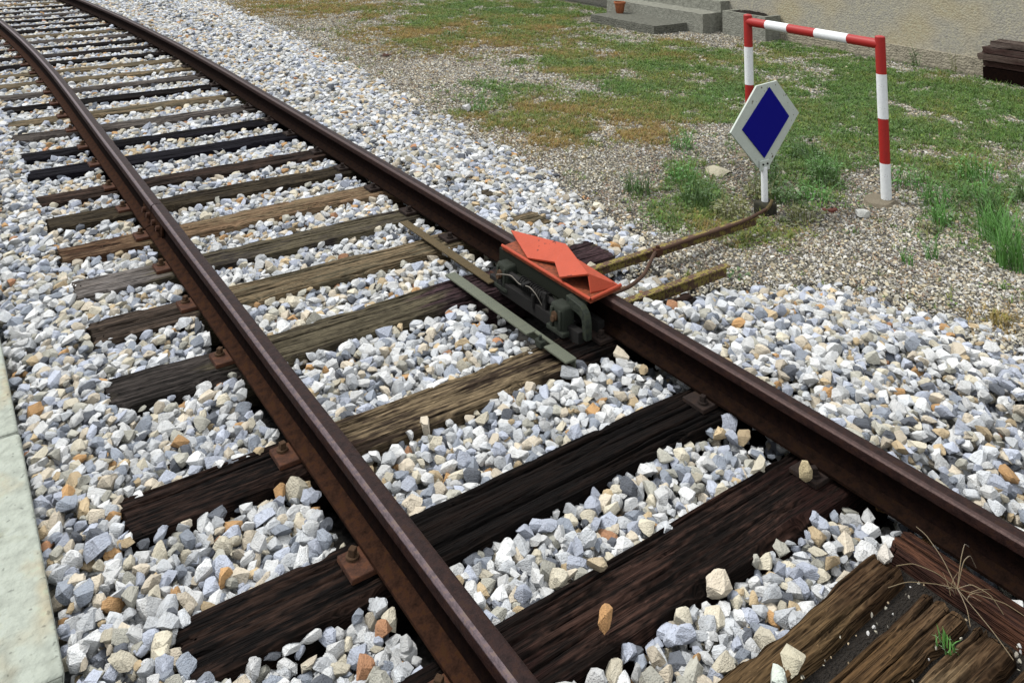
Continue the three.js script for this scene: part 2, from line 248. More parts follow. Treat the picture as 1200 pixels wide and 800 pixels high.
const sl = [ // [label, base, worn, amount, zones (x from the sleeper's middle), dy, width]
  ['reddish black sleeper nearest the plank deck, flaking along its middle', K.dark, K.redbrown, .55, [[-.5, .5, K.dark, [.06, .032, .024], .3]], 0, .27],
  ['nearly black oily sleeper, second from the plank deck', K.black, K.dark, .4, [[-1.4, -.75, K.black, [.04, .023, .017], .3]], 0, .25],
  ['sleeper with split tan middle and blackened ends under the red derailer near end', K.black, [.045, .026, .02], .35, [[-.6, .42, K.tan, [.05, .035, .025], .3], [.42, .55, K.dark, K.dark, .4]], 0, .24],
  ['olive brown sleeper with grey outer end under the red derailer far end', K.olive, [.06, .05, .035], .3, [[-1.4, -.85, K.darkgrey, [.025, .022, .02], .45], [.2, 1.4, [.09, .055, .06], [.03, .02, .022], .4]], 0, .27],
  ['first sleeper beyond the red derailer, tan in the middle with a dark outer end', K.olive, K.tan, .45, [[-1.4, -.8, [.05, .038, .03], [.12, .09, .07], .3]], 0, .24],
  ['second sleeper beyond the red derailer, grey brown with a silver outer end', K.darkgrey, K.olive, .5, [[-1.4, -.9, K.grey, [.22, .2, .19], .5]], 0, .23],
  ['third sleeper beyond the red derailer, orange tan and nearly bare', K.orange, K.tan, .4, [[-1.4, -.85, K.orange, [.09, .05, .03], .4]], 0, .24],
  ['fourth sleeper beyond the red derailer, olive brown and rough', [.07, .055, .035], [.035, .028, .02], .4, [], 0, .23],
  ['fifth sleeper beyond the red derailer, dark brown', [.03, .022, .018], [.07, .045, .035], .35, [], 0, .23],
  ['sixth sleeper beyond the red derailer, blue black and smooth', K.navy, K.navy, .4, [], 0, .24],
  ['seventh sleeper beyond the red derailer, blue black with square ends', K.navy, K.black, .4, [], 0, .23],
];
const ORD = ['eighth', 'ninth', 'tenth', 'eleventh', 'twelfth', 'thirteenth', 'fourteenth', 'fifteenth', 'sixteenth', 'seventeenth', 'eighteenth', 'nineteenth', 'twentieth', 'twenty first', 'twenty second', 'twenty third', 'twenty fourth', 'twenty fifth', 'twenty sixth', 'twenty seventh', 'twenty eighth'];
zs.forEach((z, i) => {
  const far = i >= sl.length, r = rng(900 + i);
  let s = sl[i];
  if (far) { const q = i - sl.length, kinds = [['tan grey', K.olive, K.tan], ['dark brown', K.dark, K.darkgrey], ['blackish', K.black, K.dark], ['grey', K.darkgrey, K.grey]], kk = kinds[[3, 0, 2, 3, 0, 0, 2, 1, 2, 3, 0, 2, 1, 2, 3, 1, 2, 0, 3, 1, 2][q % 21]]; s = [ORD[q] ? `${ORD[q]} sleeper beyond the red derailer, ${kk[0]} and half sunk in ballast` : 'faint sleeper in the farthest stretch of track at the top left', kk[1], kk[2], .4, [], 0, .235]; }
  const [label, b, w, a, zones, dy, W] = s;
  const g = thing('railway_sleeper', label, 'sleeper', [.79 + bend(z) + (far ? .03 * (r() - .5) : 0), SL + dy, z], far ? .02 * (r() - .5) : 0, 'sleepers of the track');
  const H = .16, near = i < 6;
  const ext = [.1, .085, .11, .03][i] ?? 0;
  part('timber', woodBox(2.65 + ext, H, W, near ? 240 : i < 12 ? 150 : 80, near ? 64 : i < 12 ? 28 : 12, i * 3.17 + 1, palette(b, w, a, zones, i * 2.3))  .translate(-ext / 2, -H / 2, 0), woodM, g);
  for (const rx of [-.79, .717]) {
    const pl = part('tie_plate', plateG, rx < 0 ? plateM : plateDarkM, g, [rx, .008, .01 * (r() - .5)]);
    for (const s2 of [-1, 1]) { const sc = part('coach_screw', screwHead, rx < 0 ? screwM : plateDarkM, pl, [s2 * .095, .009, (rx < 0 ? s2 : -s2) * .022]); sc.rotation.y = r() * 3; }
  }
});

// ------------------------------------------------------------------ rails
function sweep(prof, path) { // closed profile [(x, y)] along a path of (x, z)
  const n = prof.length, P = [], UV = [], idx = []; let len = 0;
  path.forEach(([x, z], k) => {
    const a = path[Math.max(0, k - 1)], b = path[Math.min(path.length - 1, k + 1)], L = Math.hypot(b[0] - a[0], b[1] - a[1]), nx = -(b[1] - a[1]) / L, nz = (b[0] - a[0]) / L;
    if (k) len += Math.hypot(x - path[k - 1][0], z - path[k - 1][1]); let per = 0;
    for (let i = 0; i <= n; i++) { const q = prof[i % n]; if (i) per += Math.hypot(q[0] - prof[i - 1][0], q[1] - prof[i - 1][1]); P.push(x + nx * q[0], q[1], z + nz * q[0]); UV.push(len, per); }
  });
  for (let k = 0; k < path.length - 1; k++) for (let i = 0; i < n; i++) { const a = k * (n + 1) + i, b = a + 1, c = a + n + 1, d = c + 1; idx.push(a, b, c, b, d, c); }
  const base0 = P.length / 3, sh = THREE.ShapeUtils.triangulateShape(prof.map(q => new THREE.Vector2(...q)), []);
  for (const k of [0, path.length - 1]) { const o = k * (n + 1); for (const [a, b, c] of sh) k ? idx.push(o + a, o + b, o + c) : idx.push(o + a, o + c, o + b); }
  const g = new THREE.BufferGeometry(); g.setAttribute('position', new THREE.Float32BufferAttribute(P, 3)); g.setAttribute('uv', new THREE.Float32BufferAttribute(UV, 2)); g.setIndex(idx);
  return toCreasedNormals(g, .5);
}
const headP = [[-.0335, -.036], [-.034, -.016], [-.032, -.008], [-.027, -.003], [-.019, -.0006], [0, .0006], [.019, -.0006], [.027, -.003], [.032, -.008], [.034, -.016], [.0335, -.036], [.02, -.043], [-.02, -.043]];
const webP = [[-.007, -.04], [.007, -.04], [.008, -.1], [.016, -.125], [-.016, -.125], [-.008, -.1]];
const footP = [[-.062, -.139], [-.062, -.13], [-.058, -.127], [-.02, -.115], [.02, -.115], [.058, -.127], [.062, -.13], [.062, -.139]];
const bandP = [[-.0325, -.0095], [-.0322, -.0072], [-.0272, -.0022], [-.0175, .0005], [-.017, -.004], [-.028, -.01]];
function rail(label, x, z0, z1, band, foot = rustFoot, worn = wornM) {
  const path = []; for (let k = 0; k <= 60; k++) { const z = lerp(z0, z1, k / 60); path.push([x + bend(z) + .0025 * N(z * 1.3, x) , z]); }
  const g = thing('rail', label, 'rail', [0, 0, 0]);
  part('rail_head', sweep(headP, path), headM, g); part('rail_web', sweep(webP, path), rustWeb, g); part('rail_foot', sweep(footP, path), foot, g);
  part('worn_band', sweep(band, path), worn, g); return g;
}
const bandR = bandP.map(([x, y]) => [x + .006, y]);
rail('near length of the left rail, brown rust with a worn shiny line', 0, 2, -5.66, bandP);
rail('far length of the left rail, beyond the joint', -.003, -5.668, -21, bandP);
rail('rusty right rail that carries the red derailer', 1.507, 2, -21, bandP, rustFootDark, wornDullM);
{
  const j = thing('joint_bar', 'rusty fishplate bolted to the left rail at its joint', 'fishplate', [0, 0, -5.66]);
  part('bar', boxUV(toCreasedNormals(bx(.014, .062, .5, -.02, -.078, 0, .004), .5)), rustFoot, j);
  for (const z of [-.18, -.07, .07, .18]) part('bolt', cyl(.016, .022, 0, 0, 0, 6).rotateZ(Math.PI / 2), plateM, j, [-.036, -.078, z]);
}

// ------------------------------------------------------------------ plank deck at the lower right
{
  const deck = [[-1.66, .125, [.24, .155, .075], [.08, .05, .025], 'first plank of the timber crossing, next to the ballast'], [-1.49, .135, [.19, .115, .05], [.09, .05, .025], 'second plank of the timber crossing'], [-1.352, .125, [.2, .12, .055], K.tan, 'third plank of the timber crossing'], [-1.222, .125, [.17, .07, .035], K.tan, 'fourth plank of the timber crossing, at the corner of the picture']];
  deck.forEach(([z, w, b, wn, l], i) => { const g = thing('crossing_plank', 'brown ' + l, 'plank', [.66, -.135, z], .03 - i * .012, 'planks of the timber crossing'); part('timber', woodBox(1.2, .13, w, 200, 40, 70 + i * 5.1, palette(mix3(b, K.dark, .45), mix3(wn, b, .4), .5, [[.35, .8, [.07, .04, .02], [.12, .075, .04], .4]], i * 5 + 1), { rough: 1, chip: .35, cracks: 9 }).translate(0, -.065, 0), woodM, g); });
  const soilStrip = part('soil', bx(1.25, .05, .55, .7, -.195, -1.4), soilM, scene); soilStrip.userData.kind = 'structure';
  const g = thing('crossing_plank', 'reddish brown board lying along the right rail at the timber crossing', 'plank', [1.365, -.128, -1.2]); g.rotation.y = Math.PI / 2;
  part('timber', woodBox(1.05, .11, .13, 160, 36, 99, palette([.05, .024, .018], [.11, .05, .03], .35, [], 44), { rough: .8, chip: .4 }).translate(0, -.055, 0), woodM, g);
}

// ------------------------------------------------------------------ stones: a pile grown stone by stone on a height field
function hull(r, n, flat = 1) { const pts = []; for (let i = 0; i < n; i++) { const v = new THREE.Vector3(gauss(r), gauss(r), gauss(r)).normalize(); v.x = Math.sign(v.x) * Math.abs(v.x) ** .8; v.y = Math.sign(v.y) * Math.abs(v.y) ** .8; v.z = Math.sign(v.z) * Math.abs(v.z) ** .8; v.multiplyScalar(.85 + .3 * r()); v.y *= flat; pts.push(v); } const g0 = new ConvexGeometry(pts).attributes.position, P = []; // broken faces: each facet split and roughened, edges slightly blunted
  const mid = (a, b) => a.clone().add(b).multiplyScalar(.5), put = v => { const l = v.length(), k = lerp(1, .98 / l * Math.hypot(1, 0), .22) * (1 + .16 * N(v.x * 1.9 + n, v.y * 1.9, v.z * 1.9 + flat) + .05 * N(v.x * 5, v.y * 5 + n, v.z * 5)); P.push(v.x * k, v.y * k, v.z * k); };
  for (let i = 0; i < g0.count; i += 3) { const [a, b, c] = [0, 1, 2].map(j => new THREE.Vector3().fromBufferAttribute(g0, i + j)), d = mid(a, b), e = mid(b, c), f = mid(c, a); for (const t of [a, d, f, d, b, e, f, e, c, d, e, f]) put(t); }
  const g = new THREE.BufferGeometry(); g.setAttribute('position', new THREE.Float32BufferAttribute(P, 3)); g.computeVertexNormals(); return boxUV(toCreasedNormals(g, .42), 1); }
const hr = rng(77), rocks = []; for (let i = 0; i < 14; i++) rocks.push(hull(hr, 13 + (i % 5) * 2));
const stoneTints = [[.54, .56, .58, 22], [.64, .645, .64, 24], [.7, .71, .71, 13], [.44, .475, .56, 18], [.27, .3, .35, 9], [.1, .11, .13, 5], [.58, .51, .4, 10], [.6, .55, .43, 9], [.52, .4, .24, 5], [.5, .29, .12, 2.4], [.4, .2, .1, .7], [.42, .41, .35, 8]];
const wsum = stoneTints.reduce((a, t) => a + t[3], 0);
const pickTint = r => { let q = r() * wsum; for (const t of stoneTints) if ((q -= t[3]) <= 0) return t; return stoneTints[0]; };
const stoneTex = tex(256, 256, (u, v) => { const k = .97 + tileN(u, v, 5, 5, 41, 3) * .28 + tileN(u, v, 30, 30, 43, 2) * .08; return [k * 1.01, k, k * .98]; });
const stoneO = { map: rep(stoneTex, .5), bumpMap: rep(gritBump, .35), bumpScale: .004, roughness: .9 };
const stoneM = new THREE.MeshStandardMaterial({ color: 0xffffff, ...stoneO });
const tintM = stoneTints.flatMap(t => [.86, 1.08].map(k => new THREE.MeshStandardMaterial({ color: C(t[0] * k, t[1] * k, t[2] * k), ...stoneO })));
const q4 = new THREE.Quaternion(), e4 = new THREE.Euler(), m4 = new THREE.Matrix4(), one3 = new THREE.Vector3();
const ballast = new THREE.Group(); ballast.name = 'ballast'; ballast.userData.kind = 'structure'; scene.add(ballast);
{
  const x0 = -.95, x1 = 4.1, z0 = -20, z1 = -.9, cs = .01, W = Math.round((x1 - x0) / cs), D = Math.round((z1 - z0) / cs), H = new Float32Array(W * D);
  const at = (x, z) => Math.floor((z - z0) / cs) * W + Math.floor((x - x0) / cs);
  for (let j = 0; j < D; j++) for (let i = 0; i < W; i++) H[j * W + i] = -.32;
  const block = (xa, xb, za, zb, y) => { for (let j = Math.max(0, Math.floor((za - z0) / cs)); j < Math.min(D, (zb - z0) / cs); j++) for (let i = Math.max(0, Math.floor((xa - x0) / cs)); i < Math.min(W, (xb - x0) / cs); i++) H[j * W + i] = Math.max(H[j * W + i], y); };
  zs.forEach((z, i) => { const b = bend(z), hw = (sl[i]?.[6] ?? .235) / 2 - .012; block(-.53 - ([.1, .085, .11, .03][i] ?? 0) + b, 2.1 + b, z - hw, z + hw, SL); });
  for (let z = z0; z < z1; z += .02) for (const x of [0, 1.507]) { const b = bend(z); block(x + b - .06, x + b + .06, z, z + .03, -.13); block(x + b - .035, x + b + .035, z, z + .03, 0); }
  block(-1, -.884, z0, z1, .2); block(.06, 1.42, -1.72, z1, -.12);
  block(1.2, 1.46, -4.05, -3.18, -.1); block(1.27, 1.32, -4.95, -3.9, -.13); block(1.12, 1.175, -4.13, -3.08, -.13);
  block(1.85, 3.3, -3.8, -3.72, -.13); block(1.75, 2.55, -3.42, -3.34, -.14);
  const target = (x, z) => {
    const b = bend(z), e = ballastEdge(z); x -= b;
    let t = -.2 + .018 * fbm(x * 2.5, z * 2.5, 3, 2);
    if (x < -.45) t = lerp(t, -.165 + .02 * N(x * 4, z * 3), sst(-.45, -.62, x));
    if (x > 1.55) t = lerp(-.16, -.13, sst(1.6, 1.75, x)) + .02 * fbm(x * 2, z * 2, 8, 2);
    const ee = e - b; t = Math.min(t, lerp(-.128, -.262, sst(ee - 1.15, ee, x)));
    if (x > 1.6 && z > -3.82 && z < -3.32) t = Math.min(t, -.215);
    if (i3(x, z)) t = Math.min(t, -.2);
    return t;
  };
  const i3 = (x, z) => x > 1.9 && x < 2.25 && z < -3.78 && z > -4.2;
  const r = rng(4242), out = [];
  const tries = 420000;
  for (let k = 0; k < tries; k++) {
    const z = z1 + (z0 - z1) * Math.pow(r(), 1.0) , x = x0 + .03 + r() * (ballastEdge(z) + .16 - x0), sz = r(), big = r();
    if (x > x1 - .05 || !inView(x, -.2, z)) continue;
    const e = ballastEdge(z); if (x > e - .2 && r() < .25 + 2 * (x - e + .2)) continue;
    let a = .0185 + .021 * sz * sz + (big > .93 ? .012 * r() : 0); if (r() < .16) a *= .62; if (z < -8) a *= 1.06;
    const cR = a * (.66 + .34 * r()), b = a * (.38 + .4 * r()), rad = (a + cR) / 2;
    const n = Math.max(1, Math.floor(rad / cs)), ci = Math.floor((x - x0) / cs), cj = Math.floor((z - z0) / cs); if (ci < n || cj < n || ci >= W - n || cj >= D - n) continue;
    let s = 0, cnt = 0, mx = -9; for (let j = -n; j <= n; j++) for (let i = -n; i <= n; i++) if (i * i + j * j <= n * n) { const h = H[(cj + j) * W + ci + i]; s += h; cnt++; if (h > mx) mx = h; }
    const mean = s / cnt, tg = target(x, z); if (mean > tg - (x > 1.62 ? -.004 : .006) || mx > tg + .085) continue;
    const y = lerp(mean, mx, .35) + b * .55;
    for (let j = -n; j <= n; j++) for (let i = -n; i <= n; i++) { const q = (i * i + j * j) / (n * n + .5); if (q <= 1) { const id = (cj + j) * W + ci + i; H[id] = Math.max(H[id], y + b * Math.sqrt(1 - q) * .85); } }
    out.push([x, y, z, a, b, cR, r() * 6.283, gauss(r) * .32, gauss(r) * .32, Math.floor(r() * rocks.length), pickTint(r), .76 + .44 * r(), r()]);
  }
  // the stones that show largest and lie on top become parts of their own
  const sc = out.map((s, k) => { const [x, y, z, a, b] = s; if (!inView(x, y, z, .99)) return [k, 0]; const d = tmpV.set(x, y, z).distanceTo(CAM), id = at(x, z), onTop = y + b * .85 >= H[id] - .004; return [k, onTop ? (s[3] * s[5]) / (d * d) : 0]; }).sort((p, q) => q[1] - p[1]);
  const single = new Set(sc.slice(0, 298).map(p => p[0]));
  const mat = s => { e4.set(s[7], s[6], s[8], 'YXZ'); return m4.compose(new THREE.Vector3(s[0], s[1], s[2]), q4.setFromEuler(e4), one3.set(s[3], s[4], s[5])); };
  const bins = rocks.map(() => []);
  out.forEach((s, k) => {
    if (single.has(k)) { const ti = stoneTints.indexOf(s[10]), m = part('stone', rocks[s[9]], tintM[ti * 2 + (s[11] > .97 ? 1 : 0)], ballast); mat(s).decompose(m.position, m.quaternion, m.scale); } else bins[s[9]].push(s);
  });
  const rest = new THREE.Group(); rest.name = 'loose_stones'; rest.userData.kind = 'stuff'; ballast.add(rest);
  bins.forEach((bn, i) => { const im = new THREE.InstancedMesh(rocks[i], stoneM, bn.length); im.name = 'loose_stones'; im.userData.kind = 'stuff'; im.castShadow = im.receiveShadow = true; bn.forEach((s, k) => { im.setMatrixAt(k, mat(s)); const t = s[10], v = s[11]; im.setColorAt(k, C(t[0] * v, t[1] * v, t[2] * v)); }); rest.add(im); });
  console.log('ballast stones', out.length);
}
// stones lying apart on the timber
{
  const S = [[1.37, -2.06, .024, .034, .02, C(.56, .46, .27), 'small oblong cream stone alone on the dark sleeper by the right rail', 2], [.5, -2.17, .036, .014, .022, C(.52, .42, .28), 'flat tan stone on the edge of the reddish black sleeper', 4], [.38, -1.99, .024, .036, .022, C(.55, .3, .12), 'pointed orange stone standing against the reddish black sleeper', 6], [.72, -1.63, .05, .016, .03, C(.5, .46, .34), 'large pale angular stone on the first plank', 1], [.64, -1.615, .034, .018, .026, C(.6, .65, .58), 'greenish white stone beside the first plank at the picture bottom', 3], [1.25, -1.69, .03, .028, .024, C(.62, .58, .52), 'pinkish white stone at the corner of the planks by the right rail', 5]];
  const r = rng(31);
  for (const [x, z, a, b, c, col, l, i] of S) { const m = one('loose_stone', rocks[i], new THREE.MeshStandardMaterial({ color: col, ...stoneO }), l, 'stone', [x, -.142 + b * .8, z]); m.scale.set(a, b, c); m.rotation.set(.1, r() * 3, .12); }
}

// ------------------------------------------------------------------ the red derailer and its mechanism
function panel(pts, th) { // a plate with thickness from a polygon of points (fan), pushed down along its normal
  const v = pts.map(p => new THREE.Vector3(...p)), nrm = new THREE.Vector3(); for (let i = 1; i < v.length - 1; i++) nrm.add(new THREE.Vector3().crossVectors(v[i].clone().sub(v[0]), v[i + 1].clone().sub(v[0]))); nrm.normalize(); if (nrm.y < 0) { v.reverse(); nrm.negate(); }
  const w = v.map(p => p.clone().addScaledVector(nrm, -th)), P = [], tri = (a, b, c) => P.push(...a.toArray(), ...b.toArray(), ...c.toArray()), n = v.length;
  for (let i = 1; i < n - 1; i++) { tri(v[0], v[i], v[i + 1]); tri(w[0], w[i + 1], w[i]); }
  for (let i = 0; i < n; i++) { const j = (i + 1) % n; tri(v[i], w[i], v[j]); tri(v[j], w[i], w[j]); }
  const g = new THREE.BufferGeometry(); g.setAttribute('position', new THREE.Float32BufferAttribute(P, 3)); g.setAttribute('uv', new THREE.Float32BufferAttribute(new Float32Array(P.length / 3 * 2), 2)); g.computeVertexNormals(); return boxUV(g);
}
{
  const d = thing('derailer', 'orange red steel derailer clamped over the right rail', 'derailer', [1.46, 0, -3.6]);
  const L = p => [p[0] - 1.46, p[1], p[2] + 3.6];
  const A = L([1.505, .036, -4.07]), B = L([1.563, .085, -3.655]), Cc = L([1.413, .098, -3.295]), D = L([1.342, .055, -3.425]), E = L([1.44, .046, -3.59]), Fp = L([1.373, .034, -3.73]);
  const t1 = L([1.362, .022, -3.945]), t2 = L([1.36, .022, -3.215]), t3 = L([1.575, .022, -3.245]), t4 = L([1.57, .022, -3.98]);
  part('shoe_plate', panel([t1, t2, t3, t4], .014), orangeWornM, d);
  part('front_rim', tube([[t1[0], .026, t1[2]], [t2[0], .026, t2[2]]], .008, 8, 4), orangeM, d);
  part('end_rim', tube([[t2[0], .026, t2[2]], [t3[0], .027, t3[2]]], .008, 8, 4), orangeM, d);
  part('deflector', merge([panel([A, Fp, E, B], .008), panel([B, E, D, Cc], .008)]), orangeM, d);
  const c2 = L([1.402, .03, -3.262]), b2 = L([1.583, .03, -3.60]);
  part('side_cheek', panel([Cc, c2, t3, b2, B].map(p => [p[0] + .002, p[1], p[2]]), .008), orangeM, d);
  part('side_beam', merge([bx(.014, .07, .72, t1[0] - .0 + .012, -.03, -.02, .004), bx(.05, .012, .7, t1[0] + .02, -.075, -.02, .004)]), beamM, d);
  const hookS = new THREE.Shape(); hookS.moveTo(0, .01); hookS.lineTo(.1, .0); hookS.quadraticCurveTo(.14, -.02, .142, -.07); hookS.lineTo(.142, -.13); hookS.lineTo(.12, -.13); hookS.lineTo(.118, -.07); hookS.quadraticCurveTo(.115, -.04, .08, -.035); hookS.lineTo(0, -.03);
  const hook = new THREE.ExtrudeGeometry(hookS, { depth: .03, bevelSize: .003, bevelThickness: .003, bevelSegments: 2 });
  part('hook_bracket', hook.clone().rotateY(-Math.PI / 2).translate(t1[0] - .005, -.01, .25), castM, d);
  for (const [z, x] of [[.24, -.15], [-.27, -.115]]) {
    const bl = part('bearing_block', toCreasedNormals(merge([bx(.075, .115, .1, 0, -.088, 0, .014), bx(.1, .022, .13, 0, -.142, 0, .005), bx(.014, .09, .02, -.04, -.09, -.03, .004), bx(.014, .09, .02, -.04, -.09, .03, .004)]), .6), castM, d, [x, 0, z]);
    part('bolt', merge([cyl(.014, .03, 0, 0, 0, 6).rotateZ(Math.PI / 2), cyl(.02, .008, .01, 0, 0, 14).rotateZ(Math.PI / 2)]), screwM, bl, [-.05, -.085, 0]);
  }
  part('pivot_shaft', cyl(.016, .56, 0, 0, 0, 14).rotateX(Math.PI / 2), darkIronM, d, [-.13, -.07, -.01]);
  part('spring', tube(Array.from({ length: 90 }, (_, i) => [-.13 + .027 * Math.cos(i * .9), -.07 + .027 * Math.sin(i * .9), -.12 + i * .0026]), .004, 6, 260), darkIronM, d);
  part('lever', merge([bx(.014, .11, .03, -.15, -.09, .1, .004), bx(.05, .014, .025, -.16, -.045, -.04, .004), cyl(.012, .06, -.16, -.1, .02, 10).rotateZ(.01)]), darkIronM, d);
  part('wire', tube([[-.19, -.07, -.26], [-.2, -.045, -.2], [-.19, -.03, -.13], [-.18, -.05, -.07], [-.17, -.042, 0], [-.165, -.06, .05], [-.15, -.11, .09]], .0025, 6, 50), wireM, d);
  part('base_frame', merge([bx(.04, .06, .74, -.02, -.125, 0, .004), bx(.04, .06, .74, -.14, -.14, 0, .004)]), darkIronM, d);
  const s1 = thing('steel_strip', 'narrow tan rusted strip lying inside the right rail beyond the derailer', 'strip', [1.29, -.135, -4.42]);
  part('strip', toCreasedNormals(merge([bx(.055, .008, 1.0, 0, 0, 0, .003), bx(.008, .05, .5, .024, -.02, .25, .003)]), .5), stripTanM, s1); part('end_lug', bx(.012, .07, .12, .035, -.01, .48, .004), plateM, s1);
  const s2 = thing('steel_strip', 'flat grey green steel bar beside the derailer between the rails', 'strip', [1.145, -.128, -3.6]);
  part('strip', toCreasedNormals(merge([bx(.062, .009, .74, 0, 0, -.15, .003), bx(.062, .009, .16, 0, 0, .43, .003), bx(.018, .009, .13, .022, 0, .285, .003), bx(.008, .05, 1.0, .031, -.022, 0, .003)]), .5), stripGreenM, s2);
  part('clip', merge([bx(.03, .03, .05, -.012, -.008, .3, .006), cyl(.008, .03, -.012, .01, .3, 8)]), castM, s2);
}
// ------------------------------------------------------------------ rods to the sign
{
  const long = thing('steel_channel', 'long moss covered steel bar running from the rail to the diamond sign', 'steel bar', [2.5, -.165, -3.76]);
  part('channel', boxUV(toCreasedNormals(merge([bx(1.42, .01, .042, 0, .03, 0, .004), bx(1.42, .05, .01, 0, .0, -.012, .004)]), .5)), mossM, long);
  const short = thing('steel_channel', 'short moss covered steel bar beside the ballast heap right of the derailer', 'steel bar', [2.1, -.165, -3.38]);
  part('channel', boxUV(toCreasedNormals(merge([bx(.78, .01, .045, 0, .03, 0, .004), bx(.78, .06, .01, 0, -.005, -.012, .004)]), .5)), mossM, short);
  const rod = thing('actuating_rod', 'bent rusty rod linking the derailer to the diamond sign', 'rod', [0, 0, 0]);
  part('rod', tube([[1.6, -.125, -3.46], [1.83, -.125, -3.47], [2.0, -.122, -3.53], [2.2, -.11, -3.66], [2.26, -.108, -3.68], [2.45, -.108, -3.69], [3.0, -.115, -3.715], [3.32, -.12, -3.78]], .0098, 10, 70), M(C(.1, .055, .035), .85, rustOpt), rod);
  part('joint', merge([bx(.05, .035, .04, 2.25, -.11, -3.68, .006), cyl(.012, .06, 2.25, -.11, -3.68, 8)]), plateM, rod);
}
// ------------------------------------------------------------------ diamond sign
{
  const s = thing('diamond_sign', 'blue diamond with white border on a short white post', 'sign', [3.557, -.25, -3.98]);
  part('base', boxUV(toCreasedNormals(merge([bx(.11, .1, .12, -.01, .03, .01, .015), bx(.04, .12, .08, .03, .03, .01, .012)]), .5)), M(C(.035, .034, .022), .95, { map: rep(rustTex, 4) }), s);
  part('crank', tube([[-.24, .115, .19], [-.1, .105, .12], [.0, .1, .06]], .011, 8, 16), mossM, s);
  part('post', toCreasedNormals(merge([cyl(.019, .2, 0, .1, 0, 14)]), .6), M(C(.02, .018, .017), .6), s);
  part('sleeve', cyl(.0225, .24, 0, .0, 0, 16), whiteM, s, [0, .185, 0]);
  const sh = pts => { const h = new THREE.Shape(); pts.forEach(([x, y], i) => i ? h.lineTo(x, y) : h.moveTo(x, y)); return h; };
  const a = .05;
  const out = [[-.05, .841], [.163, .852], [.4, .606], [.05, .288], [-.052, .302], [-.325, .572]], inn = [[.078, .821], [.284, .599], [.005, .36], [-.216, .577]];
  const pl = part('plate', new THREE.ExtrudeGeometry(sh(out), { depth: .01, bevelSize: .002, bevelThickness: .002, bevelSegments: 2 }).translate(0, 0, -.015), signWhiteM, s); 
  part('blue_diamond', new THREE.ExtrudeGeometry(sh(inn), { depth: .006, bevelEnabled: false }), blueM, s, [0, 0, -.003]);
  part('bracket', merge([bx(.1, .07, .016, 0, .315, .004, .006)]), signWhiteM, s);
  for (const x of [-.025, .02]) part('bolt', cyl(.007, .01, 0, 0, 0, 6).rotateX(Math.PI / 2), darkIronM, s, [x, .325, .014]);
}
// ------------------------------------------------------------------ red and white barrier
{
  const R0 = [4.47, -3.65], top = 1.105, Lx = 4.53, Lz = -4.9, R = .036;
  const t = thing('striped_barrier', 'red and white striped tubular barrier standing on the gravel', 'barrier', [R0[0], -.25, R0[1]]);
  function tubeBands(p, q, cuts, first, names, r = R) { const A = new THREE.Vector3(...p), B = new THREE.Vector3(...q), dir = B.clone().sub(A), Ln = dir.length(); dir.normalize(); const qq = new THREE.Quaternion().setFromUnitVectors(new THREE.Vector3(0, 1, 0), dir); let red = first; for (let i = 0; i < cuts.length - 1; i++) { const l = (cuts[i + 1] - cuts[i]) * Ln, m = part(red ? 'red_band' : 'white_band', new THREE.CylinderGeometry(r + (red ? 0 : .0008), r + (red ? 0 : .0008), l, 28), red ? redM : whiteM, t); m.position.copy(A).addScaledVector(dir, (cuts[i] + cuts[i + 1]) / 2 * Ln); m.quaternion.copy(qq); red = !red; } }
  const lean = [.02, -.012], lp = [Lx - R0[0], Lz - R0[1]];
  tubeBands([0, -.05, 0], [0, top + .03, 0], [0, .264, .523, .783, 1], false);
  tubeBands([lp[0], -.05, lp[1]], [lp[0] + .0, top + .03, lp[1]], [0, .264, .523, .783, 1], false);
  const bar0 = new THREE.Vector3(lp[0], top - .02, lp[1]), bar1 = new THREE.Vector3(0, top - .02, 0);
  tubeBands(bar0.toArray(), bar1.toArray(), [.0, .165, .345, .555, .79, 1.0], true, R * .98);
  part('cap', new THREE.SphereGeometry(R, 20, 8, 0, 6.3, 0, 1.57).scale(1, .35, 1), redM, t, [0, top + .03, 0]); part('cap', new THREE.SphereGeometry(R, 20, 8, 0, 6.3, 0, 1.57).scale(1, .35, 1), redM, t, [lp[0], top + .03, lp[1]]);
  const f = new THREE.CylinderGeometry(.1, .14, .04, 30, 2), p = f.attributes.position; for (let i = 0; i < p.count; i++) { const x = p.getX(i), z = p.getZ(i), k = 1 + .3 * N(x * 9, z * 9); p.setXYZ(i, x * k, p.getY(i) + .012 * N(x * 14, z * 14, 3), z * k); } f.computeVertexNormals();
  for (const q of [[-.05, .0, -.02], [lp[0], 0, lp[1]]]) part('footing', f, M(C(.33, .28, .2), .97, { map: rep(speck, 4), bumpMap: rep(gritBump, 4), bumpScale: .006 }), t, q);
}

